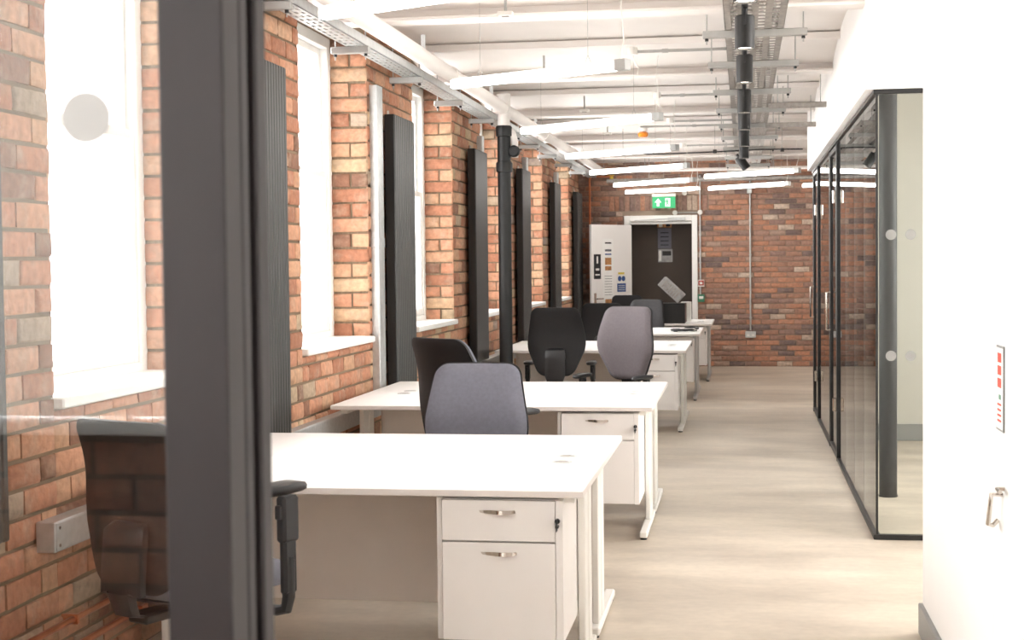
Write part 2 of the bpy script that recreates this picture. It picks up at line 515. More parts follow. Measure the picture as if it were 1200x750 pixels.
# door 1: frame, open leaf, dark lobby behind
d1 = struct(bx('door_1', WHITEP, None, DX0 - .085, DX0 - .005, YE - .035, YE + .12, 0, DZ + .095, b=.006))
d1v = MB().box(DX1 + .005, DX1 + .085, YE - .035, YE + .12, 0, DZ + .095, .006).box(DX0 - .004, DX1 + .004, YE - .035, YE + .12, DZ + .01, DZ + .095, .006)
d1v.build('door_frame', WHITEP, d1)
bx('door_stop', WHITEP, d1, DX0, DX1, YE + .03, YE + .06, DZ - .03, DZ + .005, b=.003)
ang = math.radians(232)
Mh = T(DX0 + .01, YE - .04, 0) @ RZ(ang)
lf = bx('door_leaf', PLASTER, d1, 0, .84, -.022, .022, .01, 2.05, b=.004, M=Mh)
def onleaf(name, mat, x0, x1, z0, z1, d=.024, t=.002):
    # visible face is local +y
    return MB().box(x0, x1, d, d + t, z0, z1, 0, Mh).build(name, mat, lf, False)
SIDE = 1
onleaf('vision_panel', WHITEP, .40, .62, .86, 1.85)
for i, (z0, z1, mt) in enumerate([(1.78, 1.80, INK), (1.67, 1.70, SLATE), (1.62, 1.64, BLUE), (1.48, 1.58, TAN), (1.40, 1.46, TAN), (.90, .99, TAN)]):
    onleaf('notice', mt, .44, .57, z0, z1, .026)
for k in range(8): onleaf('text_line', SLATE, .43, .58, 1.05 + k * .038, 1.056 + k * .038, .026)
onleaf('black_notice', INK, .60 + .06, .80, 1.28, 1.63, .026)
for (z0, z1, w) in ((1.50, 1.60, .03), (1.40, 1.43, .07), (1.33, 1.35, .09)): onleaf('notice_mark', PAPERW, .73 - w / 2, .73 + w / 2, z0, z1, .028)
onleaf('blue_notice', BLUE, .14, .32, 1.09, 1.21, .026)
onleaf('yellow_notice', YELL, .17, .30, 1.34, 1.37, .026)
onleaf('notice_strip', PAPERW, .13, .33, 1.21, 1.34, .0255)
for x_ in (.19, .27):
    MB().lathe([(.038, 0), (.038, .002)], 16, Mh @ T(x_, .0275, 1.28) @ RX(-PI / 2)).build('blue_disc', BLUE, lf)
for k in range(3): onleaf('text_line', PAPERW, .16, .30, 1.115 + k * .03, 1.122 + k * .03, .028)
h_ = MB(); h_.box(.755, .80, .024, .032, .80, 1.08, .003, Mh); h_.tube([Mh @ Vector((.778, .03, 1.0)), Mh @ Vector((.778, .075, 1.0)), Mh @ Vector((.66, .075, 1.0))], .010, 8)
h_.tube([Mh @ Vector((.778, .03, .90)), Mh @ Vector((.778, .05, .90))], .012, 8)
h_.build('door_handle', CHROME, lf)
clo = MB().box(DX0 + .55, DX0 + .80, YE - .07, YE - .036, DZ + .02, DZ + .06, .004).tube([(DX0 + .6, YE - .055, DZ + .04), (DX0 + .40, YE - .2, DZ + .035), (DX0 + .08, YE - .24, DZ + .02)], .008, 6)
clo.build('door_closer', GALV, d1)
m = MB(); m.box(DX0 - .9, DX1 + .9, YE + .42, YE + .52, 0, 3.0); m.box(DX0 - 1, DX0 - .9, YE + .3, YE + .52, 0, 3.0); m.box(DX1 + .9, DX1 + 1, YE + .3, YE + .52, 0, 3.0); m.box(DX0 - 1, DX1 + 1, YE + .3, YE + .52, 2.5, 2.6)
lobby = struct(m.build('wall_lobby', DARKV, None, False))
def sheet(name, label, mat, x0, x1, z0, z1, marks=()):
    t_ = tag(bx(name, mat, None, x0, x1, YE + .414, YE + .42, z0, z1, b=.001), label, 'notice')
    for (a0, a1, c0, c1, mt) in marks:
        bx('print_mark', mt, t_, x0 + (x1 - x0) * a0, x0 + (x1 - x0) * a1, YE + .412, YE + .414, z0 + (z1 - z0) * c0, z0 + (z1 - z0) * c1, smooth=False)
sheet('notice_sheet', 'narrow reddish picture strip at the top of the notices in the dark doorway', TAN, -1.25, -1.04, 2.02, 2.10, ((.1, .35, .1, .7, PAPERW), (.6, .9, .2, .9, INK)))
sheet('notice_sheet', 'tall slate grey text notice in the middle of the dark doorway', SLATE, -1.245, -1.045, 1.71, 2.01, [(.2, .8, .15 + k * .2, .2 + k * .2, INK) for k in range(4)])
sheet('notice_sheet', 'pale grey picture notice lowest of the three in the dark doorway', DEVICE, -1.24, -1.03, 1.51, 1.70, ((.3, .9, .5, .85, INK), (.05, .22, .1, .9, PAPERW)))

# ---- right side: near white wall, passage, far right wall, back wall
XN = .705
wr = struct(MB().box(XN, XN + .12, 4.30, 5.95, 0, 3.1).box(XN, XN + .12, YB, 3.15, 0, 3.1).box(XN, XN + .12, 3.15, 4.30, 2.12, 3.1).box(XN + .12, XR, 5.83, 5.95, 0, 3.1).build('wall_right', PLASTER, None, False))
struct(bx('baseboard_right', SKIRT, None, XN - .016, XN + .136, 4.32, 5.966, 0, .125, b=.004))
d2 = struct(bx('door_2', WHITEP, None, XN + .0005, XN + .05, 3.1505, 4.2995, .002, 2.1195))
sg = bx('sign_plate', PAPERW, d2, XN - .005, XN, 4.125, 4.225, 1.03, 1.255, b=.001)
for k, zz in enumerate((1.215, 1.18, 1.145)): 
    bx('red_block', REDI, sg, XN - .0062, XN - .005, 4.145, 4.20, zz, zz + .026, smooth=False)
bx('sign_edge', SKIRT, sg, XN - .0045, XN - .0005, 4.119, 4.231, 1.024, 1.261, b=.001)
bx('green_block', GREENP, sg, XN - .0062, XN - .005, 4.15, 4.18, 1.112, 1.126, smooth=False)
for zz in (1.095, 1.08, 1.065, 1.05): bx('text_line', REDI, sg, XN - .0062, XN - .005, 4.145, 4.20, zz, zz + .006, smooth=False)
hd = MB().tube([(XN + .012, 4.15, .85), (XN - .03, 4.15, .85), (XN - .035, 4.15, .80), (XN - .035, 4.17, .765), (XN - .02, 4.19, .757), (XN - .005, 4.20, .77)], .007, 8)
hd.build('door_handle', CHROME, d2)
MB().tube([(XN + .012, 4.12, .87), (XN - .02, 4.12, .87), (XN - .022, 4.06, .87)], .006, 8).build('lock_lever', CHROME, d2)
struct(MB().box(XR, XR + .1, YB, 6.0, 0, 3.1).box(XR, XR + .1, 7.8, 8.8, 0, 3.1).box(XR, XR + .1, 10.2, YE, 0, 3.1).box(XR, XR + .1, 6, 7.8, 0, 1.5).box(XR, XR + .1, 6, 7.8, 2.8, 3.1).box(XR, XR + .1, 8.8, 10.2, 0, 1.2).box(XR, XR + .1, 8.8, 10.2, 2.3, 3.1).build('wall_far_right', PLASTER, None, False))  # both openings are unseen, added to light the passage and glass room
# back wall behind the camera, seen in the near glass
BW0, BW1, BWS, BWT = -2.3, .5, 1.10, 2.75
m = MB().box(XW - .3, XN, YB - .25, YB, 0, BWS - .02).box(XW - .3, BW0, YB - .25, YB, BWS - .02, 3.1).box(BW1, XN, YB - .25, YB, BWS - .02, 3.1).box(BW0, BW1, YB - .25, YB, BWT, 3.1)
wb = struct(m.build('wall_back', MORT, None, False))
m = MB()
for (s_, z, w, h) in courses(XN - XW, 0, BWS - .03):
    vs, fs = brick_mesh_data(w, h, .010, .008, rnd)
    m.add(vs, fs, tone_pick(), Matrix(((1, 0, 0, XW + s_), (0, 1, 0, YB), (0, 0, 1, z), (0, 0, 0, 1))))
o = m.build('brick_courses', BR_L, wb, True, .9); o['kind'] = 'stuff'
wbw = struct(bx('window_10', WHITEP, None, BW0, BW1, YB - .05, YB + .12, BWS - .02, BWS + .015, b=.005))
m = MB()
for x_ in (BW0 + .02, -1.65, -.95, -.2, BW1 - .02): m.box(x_ - .03, x_ + .03, YB - .16, YB - .10, BWS, BWT, .004)
m.box(BW0, BW1, YB - .16, YB - .10, BWT - .06, BWT, .004).box(BW0, BW1, YB - .16, YB - .10, 1.9, 1.95, .004)
m.build('window_frame', WHITEP, wbw)
bx('pane', GLASSW, wbw, BW0, BW1, YB - .133, YB - .129, BWS, BWT, smooth=False)

BLIND = bpy.data.materials.new('translucent_blind'); BLIND.use_nodes = True
_nt = BLIND.node_tree; _nt.nodes.remove(_nt.nodes['Principled BSDF'])
_d = _nt.nodes.new('ShaderNodeBsdfDiffuse'); _d.inputs[0].default_value = (.85, .84, .82, 1)
_t = _nt.nodes.new('ShaderNodeBsdfTranslucent'); _t.inputs[0].default_value = (.85, .84, .82, 1)
_m = _nt.nodes.new('ShaderNodeMixShader'); _m.inputs[0].default_value = .35
_nt.links.new(_d.outputs[0], _m.inputs[1]); _nt.links.new(_t.outputs[0], _m.inputs[2]); _nt.links.new(_m.outputs[0], _nt.nodes['Material Output'].inputs['Surface'])
vb = thing('vertical_blind', 'white vertical blind added on the window behind the camera to soften its reflection', 'blind', (0, YB + .03, 0))  # unseen blind, added to dim the back window in the near glass
bx('head_rail', WHITEP, vb, BW0, BW1, -.02, .02, 2.72, 2.76, b=.003)
x = BW0 + .05
while x < BW1:
    MB().box(-.043, .043, -.0008, .0008, BWS + .02, 2.72, 0, T(x, 0, 0) @ RZ(math.radians(8))).build('slat', BLIND, vb, False); x += .080

# ---- sash windows
def window(i, a, b):
    xg = XW - .235
    w = struct(MB().box(xg - .07, xg + .01, a, a + .075, SILL, HEAD, .004).box(xg - .07, xg + .01, b - .075, b, SILL, HEAD, .004).box(xg - .07, xg + .01, a + .075, b - .075, HEAD - .07, HEAD, .004).box(xg - .07, xg + .02, a + .075, b - .075, SILL, SILL + .05, .004).build('window_%d' % i, WHITEP, None))
    bx('window_sill', WHITEP, w, xg, XW + .045, a + .002, b - .002, SILL - .028, SILL + .012, b=.006)
    mid = 2.08
    for (nm, z0, z1, dx) in (('lower_sash', SILL + .05, mid + .02, 0), ('upper_sash', mid - .02, HEAD - .07, -.036)):
        x0, x1 = xg - .034 + dx, xg - .002 + dx
        s_ = MB().box(x0, x1, a + .076, a + .12, z0, z1, .003).box(x0, x1, b - .12, b - .076, z0, z1, .003).box(x0, x1, a + .12, b - .12, z0, z0 + .055, .003).box(x0, x1, a + .12, b - .12, z1 - .042, z1, .003)
        so = s_.build(nm, WHITEP, w)
        bx('pane', GLASSW, so, (x0 + x1) / 2 - .002, (x0 + x1) / 2 + .002, a + .12, b - .12, z0 + .055, z1 - .042, smooth=False)
    MB().box(xg + .0, xg + .02, (a + b) / 2 - .03, (a + b) / 2 + .03, mid - .005, mid + .018, .004).build('sash_lock', GALV, w)
    bx('steel_lintel', BLACKM, w, XW - .20, XW - .03, a, b, HEAD + .0, HEAD + .12, b=.004)
for i, (a, b) in enumerate(OPEN): window(i + 1, a, b)  # the first two stand out of view, added for daylight

# ---- bulkhead over the glazed rooms
struct(MB().box(.645, XR, 7.955, 8.05, 2.41, 3.06).box(.645, .74, 8.05, 15.0, 2.41, 3.06).box(.74, XR, 14.9, 15.0, 0, 3.06).build('wall_bulkhead', PLASTER, None, False))

# ---------------------------------------------------------------- glazed partition (meeting rooms)
gp = thing('glass_partition', 'black edged floor to ceiling glass partition enclosing the rooms right of the aisle', 'partition', (0, 0, 0))
XG = .705
fr = MB()
fr.box(XG - .018, XR, 7.955, 7.99, 2.385, 2.409, .002).box(XG - .018, XR, 7.955, 7.99, 0.001, .028, .002)
fr.build('front_rail', BLACKM, gp)
fr = MB()
fr.box(XG - .018, XG + .018, 7.99, 15.0, 2.385, 2.409, .002)
for (a, b) in ((7.99, 11.05), (12.0, 13.88)): fr.box(XG - .018, XG + .018, a, b, .001, .028, .002)
fr.build('side_rail', BLACKM, gp)
bx('corner_post', BLACKM, gp, XG - .006, XG + .006, 7.964, 7.976, .028, 2.385, smooth=False)
for y in (11.07, 11.98, 13.86, 14.75):
    bx('post', BLACKM, gp, XG - .020, XG + .022, y - .02, y + .02, .001, 2.385, b=.002)
ys = [7.99, 8.75, 9.5, 10.3, 11.05]
for a, b in zip(ys[:-1], ys[1:]):
    bx('pane', GLASS, gp, XG - .005, XG + .005, a + .002, b - .002, .028, 2.385, smooth=False)
for y in ys[1:-1]: bx('glass_joint', FROST, gp, XG - .0055, XG + .0055, y - .002, y + .002, .028, 2.385, smooth=False)
for a, b in ((12.0, 12.93), (12.935, 13.84)):
    bx('pane', GLASS, gp, XG - .005, XG + .005, a, b, .028, 2.385, smooth=False)
for a, b in ((XG + .006, 1.95), (1.954, XR)):
    bx('pane', GLASSF, gp, a, b, 7.967, 7.977, .028, 2.385, smooth=False)
for z in (1.637, .99):
    for k in range(9):
        MB().lathe([(.028, 0), (.028, .0015)], 24, T(.778 + k * .102, 7.967, z) @ RX(PI / 2)).build('dot', FROST, gp)
for n_, (a, b) in enumerate(((11.10, 11.95), (13.89, 14.72))):
    dr = struct(bx('door_%d' % (n_ + 3), GLASS, None, XG - .005, XG + .005, a + .012, b - .012, .03, 2.33, smooth=False))
    fm = MB().box(XG - .018, XG + .018, a, a + .05, .012, 2.37, .002).box(XG - .018, XG + .018, b - .05, b, .012, 2.37, .002).box(XG - .018, XG + .018, a, b, 2.33, 2.37, .002).box(XG - .018, XG + .018, a, b, .012, .05, .002)
    fm.build('door_frame', BLACKM, dr)
    for z in (.42, 1.98): MB().box(XG - .045, XG - .018, a + .01, a + .055, z - .05, z + .05, .004).build('hinge', CHROME, dr)
    MB().tube([(XG - .018, b - .09, .95), (XG - .05, b - .09, .95), (XG - .05, b - .09, 1.25), (XG - .018, b - .09, 1.25)], .009, 8).build('door_handle', CHROME, dr)
# room inside: dividing wall, skirting
struct(bx('wall_room_divider', ROOMW, None, XG + .03, XR, 12.40, 12.50, 0, 2.98, smooth=False))
struct(bx('baseboard_room', SKIRT, None, XG + .03, XR, 12.384, 12.40, 0, .14, b=.003))
rc = thing('round_column', 'slim round dark grey column standing inside the glass room', 'column', (.905, 9.45, 0))
MB().lathe([(.056, 0), (.056, 2.93)], 28).build('shaft', IRON, rc)
MB().lathe([(.060, 0), (.060, .012)], 28).build('base_ring', BLACKM, rc)

# ---------------------------------------------------------------- near glazed screen on the left
ns = thing('glass_screen', 'dark grey framed glass screen close to the camera at the left edge', 'partition', (0, 0, 0))
PX0, PX1, PY = -.542, -.478, 1.30
bx('post', FRAMEM, ns, PX0, PX1, PY, PY + .045, 0, 3.0, b=.002)
bx('post_channel', BLACKM, ns, PX0 + .008, PX1 - .010, PY + .045, PY + .058, 0, 3.0, b=.001)
bx('post_rebate', FRAMEM, ns, PX0, PX1 - .004, PY + .058, PY + .082, 0, 3.0, b=.003)
bx('gasket', RUB, ns, PX0 + .010, PX1 - .012, PY + .082, PY + .094, 0, 3.0, b=.001)
bx('post_back', FRAMEM, ns, PX0, PX1, PY + .094, PY + .125, 0, 3.0, b=.003)
bx('pane', GLASSN, ns, -1.75, PX0, PY + .018, PY + .024, .06, 2.9, smooth=False)
bx('bottom_rail', FRAMEM, ns, -1.75, PX0, PY, PY + .05, 0, .06, b=.002)
bx('top_rail', FRAMEM, ns, -1.75, PX0, PY, PY + .05, 2.9, 3.0, b=.002)
MB().lathe([(.0245, 0), (.0245, .001)], 40, T(-.622, PY + .017, 1.645) @ RX(PI / 2)).build('dot', FROSTN, ns)
for k in range(1, 7): MB().lathe([(.0245, 0), (.0245, .001)], 40, T(-.622 - .16 * k, PY + .017, 1.645) @ RX(PI / 2)).build('dot', FROSTN, ns)

# ---------------------------------------------------------------- radiators
def radiator_proto():
    t = thing('radiator', 'x', 'radiator', (0, 0, 0))
    W_, Z0, Z1 = .57, .652, 2.50      # origin: wall face, near bottom corner; along +y
    m = MB(); n = 14; p = W_ / n
    for k in range(n): m.box(.066, .100, k * p + .0025, (k + 1) * p - .0025, Z0, Z1, .006)
    m.box(.058, .070, .004, W_ - .004, Z0 + .01, Z1 - .01)
    m.build('fin_panel', RADM, t)
    for a_ in (-.004, W_ - .02): MB().box(.028, .0945, a_, a_ + .024, Z0 - .002, Z1 + .001, .004).build('side_cover', RADB, t)
    for (a_, c_) in ((.10, Z1 - .25), (W_ - .14, Z1 - .25), (.10, Z0 + .2), (W_ - .14, Z0 + .2)): MB().box(.0, .058, a_, a_ + .04, c_, c_ + .05, .003).build('wall_bracket', RADB, t)
    MB().lathe([(.012, 0), (.012, .02), (.006, .03)], 12, T(.045, .02, Z1)).build('air_vent', CHROME, t)
    for a_ in (.05, W_ - .05): MB().tube([(.045, a_, Z0 + .06), (.02, a_, Z0 + .06), (.0, a_, Z0 + .06)], .011, 8).build('valve', CHROME, t)
    return t
rp = radiator_proto()
rads = [(3.64, 'tall anthracite radiator at the extreme left edge, before the first window'), (6.51, 'tall ribbed anthracite radiator directly right of the near dark door post'), (9.39, 'tall anthracite radiator between the second and third sash windows'), (12.32, 'tall anthracite radiator just left of the black soil pipe'), (15.02, 'tall anthracite radiator just right of the black soil pipe'), (17.66, 'second radiator beyond the black soil pipe'), (20.13, 'farthest tall radiator, nearest the end wall')]
for i, (y, lb) in enumerate(rads):
    o = rp if i == 0 else dup(rp)
    o.location = (XW + PROUD, y, 0); o['label'] = lb; o['group'] = 'tall wall radiators'

# ---------------------------------------------------------------- metal trunking on the wall
m = MB().box(0, .068, 0, 16.3, -.052, .052, .003)
t = thing('cable_trunking', 'long horizontal galvanised trunking low along the brick wall', 'trunking', (XW + PROUD + .002, 4.56, .592))
m.build('trunk_body', GALV, t)
MB().box(.068, .071, .01, 16.28, -.047, .047, .001).build('trunk_lid', GALV, t)
MB().lathe([(.006, 0), (.006, .003)], 8, T(.071, .03, .03) @ RY(PI / 2)).lathe([(.006, 0), (.006, .003)], 8, T(.071, .03, -.03) @ RY(PI / 2)).build('screw', CHROME, t)
vt = [(9.10, .15, 'wide pale steel vertical trunking beside the second window'), (12.905, .10, 'vertical steel trunking between third radiator and soil pipe'), (15.72 - .1, .12, 'vertical steel trunking behind the radiator right of the soil pipe'), (18.26, .12, 'farthest vertical steel trunking, rising above the second radiator past the soil pipe')]
for y, w, lb in vt:
    t = thing('vertical_trunking', lb, 'trunking', (XW + PROUD, y, 0), 0, 'vertical steel trunking drops')
    bx('trunk_body', GALV, t, 0, .05, 0, w, .65, 2.66, b=.003)
    bx('trunk_lid', GALV, t, .05, .053, .004, w - .004, .66, 2.66, b=.001)
    bx('coupler', GALV, t, 0, .056, -.004, w + .004, 1.62, 1.68, b=.002)

# ---------------------------------------------------------------- cable trays
def tray(m, x0, x1, y0, y1, z, lip, slots):
    """perforated base made of strips and rungs, two lipped sides"""
    n = slots; w = (x1 - x0) / (2 * n - 1)
    for k in range(n): m.box(x0 + 2 * k * w, x0 + (2 * k + 1) * w, y0, y1, z, z + .003)
    y = y0
    while y < y1: m.box(x0, x1, y, y + .045, z + .0005, z + .0025); y += .10
    for x_ in (x0, x1 - .003): m.box(x_, x_ + .003, y0, y1, z, z + lip)
    m.box(x0, x0 + .012, y0, y1, z + lip, z + lip + .003); m.box(x1 - .012, x1, y0, y1, z + lip, z + lip + .003)
t = thing('cable_tray', 'grey perforated cable tray running down the ceiling above the spotlights', 'cable tray', (0, 0, 0))
m = MB(); tray(m, -.095, .225, .5, 20.9, 2.78, .05, 5); m.build('tray_base', GALVD, t, False)
for k in range(8):
    xx = -.06 + k * .036; pts = []
    for j in range(60):
        pts.append((xx + .010 * math.sin(j * 1.3 + k * 2), .6 + j * .34, 2.792 + .004 * math.sin(j * .9 + k)))
    MB().tube(pts, .0085, 6).build('cable', WHITEPL if k % 3 else STEEL, t)
def bracket(par, xc, y, z, W_):
    b = MB().box(xc - W_ / 2, xc + W_ / 2, y - .02, y + .02, z - .041, z - .001, .003)
    bo = b.build('bracket', STEEL, par)
    for sx in (-1, 1):
        x_ = xc + sx * (W_ / 2 - .022)
        MB().lathe([(.004, z - .075), (.004, 2.95)], 6, T(x_, y, 0)).build('threaded_rod', STEEL, bo)
        MB().lathe([(.010, z - .056), (.010, z - .042)], 6, T(x_, y, 0)).build('nut', BLACKM, bo)
for y in (3.9, 5.3, 6.68, 8.05 + .12, 9.43, 10.95, 12.27, 13.65, 14.97, 16.4, 17.8, 19.2, 20.5): bracket(t, .068, y, 2.78, .57)
t = thing('cable_tray', 'bright galvanised cable tray running along the top of the brick window wall', 'cable tray', (0, 0, 0))
m = MB(); tray(m, -2.205, -2.085, 3.9, 20.9, 2.735, .05, 4); m.build('tray_base', GALV, t, False)
for k in range(3):
    MB().tube([(-2.18 + k * .035 + .006 * math.sin(j * 1.1 + k), 4 + j * .34, 2.75) for j in range(49)], .008, 6).build('cable', WHITEPL, t)
for y in (6.55, 7.98, 9.35, 10.75, 12.25 - .12, 13.6, 14.9, 16.3, 17.8, 19.3): bracket(t, -2.18, y, 2.735, .22)
# struts from the tray to the bulkhead
for y, lb in ((11.6, 'nearer slotted steel strut bridging tray and white bulkhead'), (13.25, 'farther slotted steel strut bridging tray and white bulkhead')):
    m = MB(); m.box(.20, .645, y - .02, y - .017, 2.70, 2.74); m.box(.20, .645, y + .017, y + .02, 2.70, 2.74); m.box(.20, .645, y - .02, y + .02, 2.738, 2.741)
    x = .20
    while x < .62: m.box(x, x + .03, y - .0195, y + .0195, 2.70, 2.703); x += .06
    o = tag(m.build('steel_strut', GALVD, None, False), lb, 'strut', 'struts beside the cable tray')
    MB().lathe([(.004, 2.70), (.004, 3.0)], 6, T(.60, y, 0)).lathe([(.004, 2.70), (.004, 3.0)], 6, T(.27, y, 0)).build('threaded_rod', STEEL, o)

# ---------------------------------------------------------------- soil pipe and overhead pipe
SX, SY = -1.985, 12.1
t = thing('soil_pipe', 'black cast iron soil pipe standing floor to ceiling by the window wall', 'pipe', (SX, SY, 0))
MB().lathe([(.056, 0), (.056, 2.66)], 24).build('shaft', IRON, t)
for z in (2.22 + .10, 2.62):
    MB().lathe([(.058, z - .045), (.068, z - .04), (.070, z - .01), (.070, z + .03), (.060, z + .045)], 24).build('collar', IRON, t)
MB().lathe([(.052, 2.66), (.052, 2.78), (.06, 2.80), (.06, 2.93)], 24).build('upper_pipe', CEILM, t)
mm_ = MB(); mm_.tube([(0.02, .0, 2.66), (.07, .02, 2.60), (.085, .03, 2.52), (.085, .03, 2.40)], .032, 12); mm_.build('branch_pipe', CEILM, t)
MB().lathe([(.05, 0), (.05, .03), (.038, .045)], 20, T(.085, .01, 2.45) @ RX(PI / 2)).build('access_cap', IRON, t)
t = thing('overhead_pipe', 'large white painted pipe running under the ceiling beside the window wall', 'pipe', (0, 0, 0))
MB().tube([(SX, 2.0, 2.81), (SX, 20.9, 2.81)], .05, 18).build('pipe_run', CEILM, t)
for y in (4.6, 7.2, 9.9, 12.1, 14.6, 17.2): MB().tube([(SX, y - .05, 2.81), (SX, y + .05, 2.81)], .058, 18).build('pipe_coupling', CEILM, t)
for y in (6.4, 9.0, 11.5, 14.0, 16.6, 19.2):
    MB().box(SX - .012, SX + .012, y - .012, y + .012, 2.86, 2.95).build('pipe_clip', GALV, t)

# copper pipes
t = thing('copper_pipe', 'pair of bare copper heating pipes low on the brick wall at left', 'pipe', (0, 0, 0))
MB().tube([(XW + .05, 3.6, .27), (XW + .05, 7.3, .27)], .012, 10).build('pipe_run', COPPER, t)
MB().tube([(XW + .05, 3.6, .17), (XW + .05, 7.3, .17)], .014, 10).build('pipe_run', COPPER, t)
for y in (4.15, 4.75, 5.3):
    for z in (.27, .17): MB().box(XW + .005, XW + .07, y - .008, y + .008, z - .018, z + .018, .003).build('pipe_clip', COPPER, t)
t = thing('copper_pipe', 'vertical copper pipe in the far left corner turning along the end wall', 'pipe', (0, 0, 0))
MB().tube([(-2.20, YE - .05, .0), (-2.20, YE - .05, 2.70), (-2.195, YE - .05, 2.735), (-2.17, YE - .05, 2.76), (-2.12, YE - .05, 2.76), (-1.86, YE - .05, 2.76)], .016, 8).build('pipe_run', COPPER, t)
MB().lathe([(.02, -.03), (.03, 0), (.02, .03)], 10, T(-1.88, YE - .05, 2.73)).build('valve', YELL, t)
MB().box(-1.95, -1.84, YE - .06, YE - .04, 2.765, 2.78, .003).build('valve_lever', YELL, t)

# ---------------------------------------------------------------- strip lights
lights = [((-1.67, 3.0), (-.56, 2.4), 'fill light added out of view above the near glass screen'), ((-1.67, .5), (-.56, -.1), 'fill light added behind the camera'),  # these two are unseen lamps, added to brighten the camera end
          ((-1.67, 5.69), (-.56, 5.12), 'nearest strip light, cut off by the top of the photo'),
          ((-1.61, 8.06), (-.58, 7.48), 'second strip light from the camera, over the gap between first desks'),
          ((-1.66, 11.0), (-.56, 10.18), 'third strip light from the camera along the window side'),
          ((-1.65, 13.72), (-.57, 12.95), 'fourth strip light from the camera along the window side'),
          ((-1.68, 16.23), (-.56, 15.35), 'fifth strip light from the camera along the window side'),
          ((-1.65, 18.9), (-.59, 18.0), 'sixth strip light from the camera along the window side'),
          ((-1.65, 20.8), (-.59, 20.15), 'last window-side strip light, just above the exit sign'),
          ((-.44, 17.4), (.63, 16.6), 'strip light under the spotlights, the nearer of the two aisle ones'),
          ((-.46, 20.2), (.60, 19.3), 'strip light under the spotlights, the farther of the two aisle ones'),
          ((.80, 19.9), (1.85, 19.1), 'strip light at far right, mostly behind the glass partition')]
LZ = 2.52
for i, (p, q, lb) in enumerate(lights):
    dx, dy = q[0] - p[0], q[1] - p[1]; L = math.hypot(dx, dy); a = math.atan2(dy, dx)
    t = thing('strip_light', 'slim white suspended ' + lb, 'light', (p[0], p[1], LZ), a, 'suspended strip lights')
    MB().box(.0, L - .07, -.024, .024, -.028, .018, .004).build('diffuser', LAMPM, t)
    MB().box(.0, L - .07, -.008, .008, .018, .026, .002).build('housing', WHITEP, t)
    MB().box(L - .07, L, -.027, .027, -.03, .027, .002).build('end_cap', STEEL, t)
    for s_ in (.2, L - .25):
        MB().tube([(s_ - .02, 0, .026), (s_, 0, .07), (s_, 0, .50)], .0015, 4).tube([(s_ + .02, 0, .026), (s_, 0, .07)], .0015, 4).build('suspension_wire', STEEL, t)
    MB().tube([(L - .05, 0, .026), (L - .03, .01, .12), (L - .04, .0, .3), (L - .02, 0, .42)], .0035, 5).build('flex', WHITEPL, t)

# ---------------------------------------------------------------- spotlights
spots = [(6.07, 'nearest black cylinder spotlight, cut off by the top of the photo'), (7.4, 'second black cylinder spotlight from the camera'), (8.8, 'third black cylinder spotlight from the camera'), (10.55, 'fourth black cylinder spotlight from the camera'), (11.9, 'fifth black cylinder spotlight from the camera'), (13.6, 'sixth black cylinder spotlight from the camera'), (15.2, 'seventh black cylinder spotlight from the camera, before the tilted one'), (16.6, 'last black cylinder spotlight, tilted towards the right')]
def spot_proto():
    t = thing('spotlight', 'x', 'spotlight', (0, 0, 0))
    m = MB().lathe([(.0, .0), (.044, .0), (.050, -.006), (.050, -.165), (.046, -.165), (.046, -.150), (.0, -.150)], 28, cap=False)
    m.build('lamp_body', BLACKM, t)
    MB().lathe([(.044, -.156), (.044, -.152)], 28).build('lens', SPOTM, t)
    MB().box(-.007, .007, -.056, -.050, -.05, .03, .001).box(-.007, .007, -.056, .0, .024, .03, .001).build('yoke', PLAST, t)
    MB().lathe([(.014, .0), (.014, .034)], 14).build('stem', BLACKM, t)
    return t
sp = spot_proto()
for i, (y, lb) in enumerate(spots):
    o = sp if i == 0 else dup(sp)
    zb = 2.565
    o.location = (.012 + .0 * i, y, zb + .165); o['label'] = lb; o['group'] = 'black spotlights under the cable tray'
    if i == 7:
        o.rotation_euler = (math.radians(0), math.radians(-35), 0); o.location.z = zb + .12; o.location.x = -.05
t = thing('lighting_track', 'thin black lighting track carrying the spotlights under the cable tray', 'track', (0, 0, 0))
MB().box(-.005, .029, 1.0, 17.2, 2.766, 2.778, .002).build('track_rail', BLACKM, t)

# ---------------------------------------------------------------- conduits, boxes on the ceiling
def jbox(x, y, lb, hook=True, x1=-.1, conduit=True):
    t = thing('junction_box', lb, 'junction box', (x, y, 2.86), 0, 'ceiling junction boxes')
    MB().lathe([(.036, -.0), (.036, .04), (.030, .05)], 16).build('box_body', WHITEPL, t)
    if conduit:
        MB().tube([(.03, 0, .02), (x1 - x, 0, .02)], .010, 8).build('conduit', STEEL, t)
        MB().tube([((x1 - x) * .35 - .02, 0, .02), ((x1 - x) * .35 + .02, 0, .02)], .014, 8).build('coupler', STEEL, t)
    if hook:
        MB().tube([(0, 0, .0), (.01, 0, -.04), (.04, .0, -.09), (.03, 0, -.14), (0, 0, -.13)] if conduit else [(0, 0, 0), (0, 0, -.1)], .004, 6).build('flex', WHITEPL, t)
jbox(-.71, 9.55, 'white junction box with conduit above the second strip light')
jbox(-.70, 12.1, 'white junction box with conduit above the third strip light')
jbox(-.70, 14.3, 'white junction box with conduit beside the orange sounder')
jbox(-.70, 17.3, 'white junction box with conduit above the fifth strip light')
t = thing('conduit', 'straight grey conduit running across to the tray above the orange sounder', 'conduit', (0, 0, 0))
MB().tube([(-1.02, 14.75, 2.875), (-.1, 14.75, 2.875)], .010, 8).build('conduit_run', STEEL, t)
MB().tube([(-.5, 14.75, 2.875), (-.46, 14.75, 2.875)], .014, 8).build('coupler', STEEL, t)
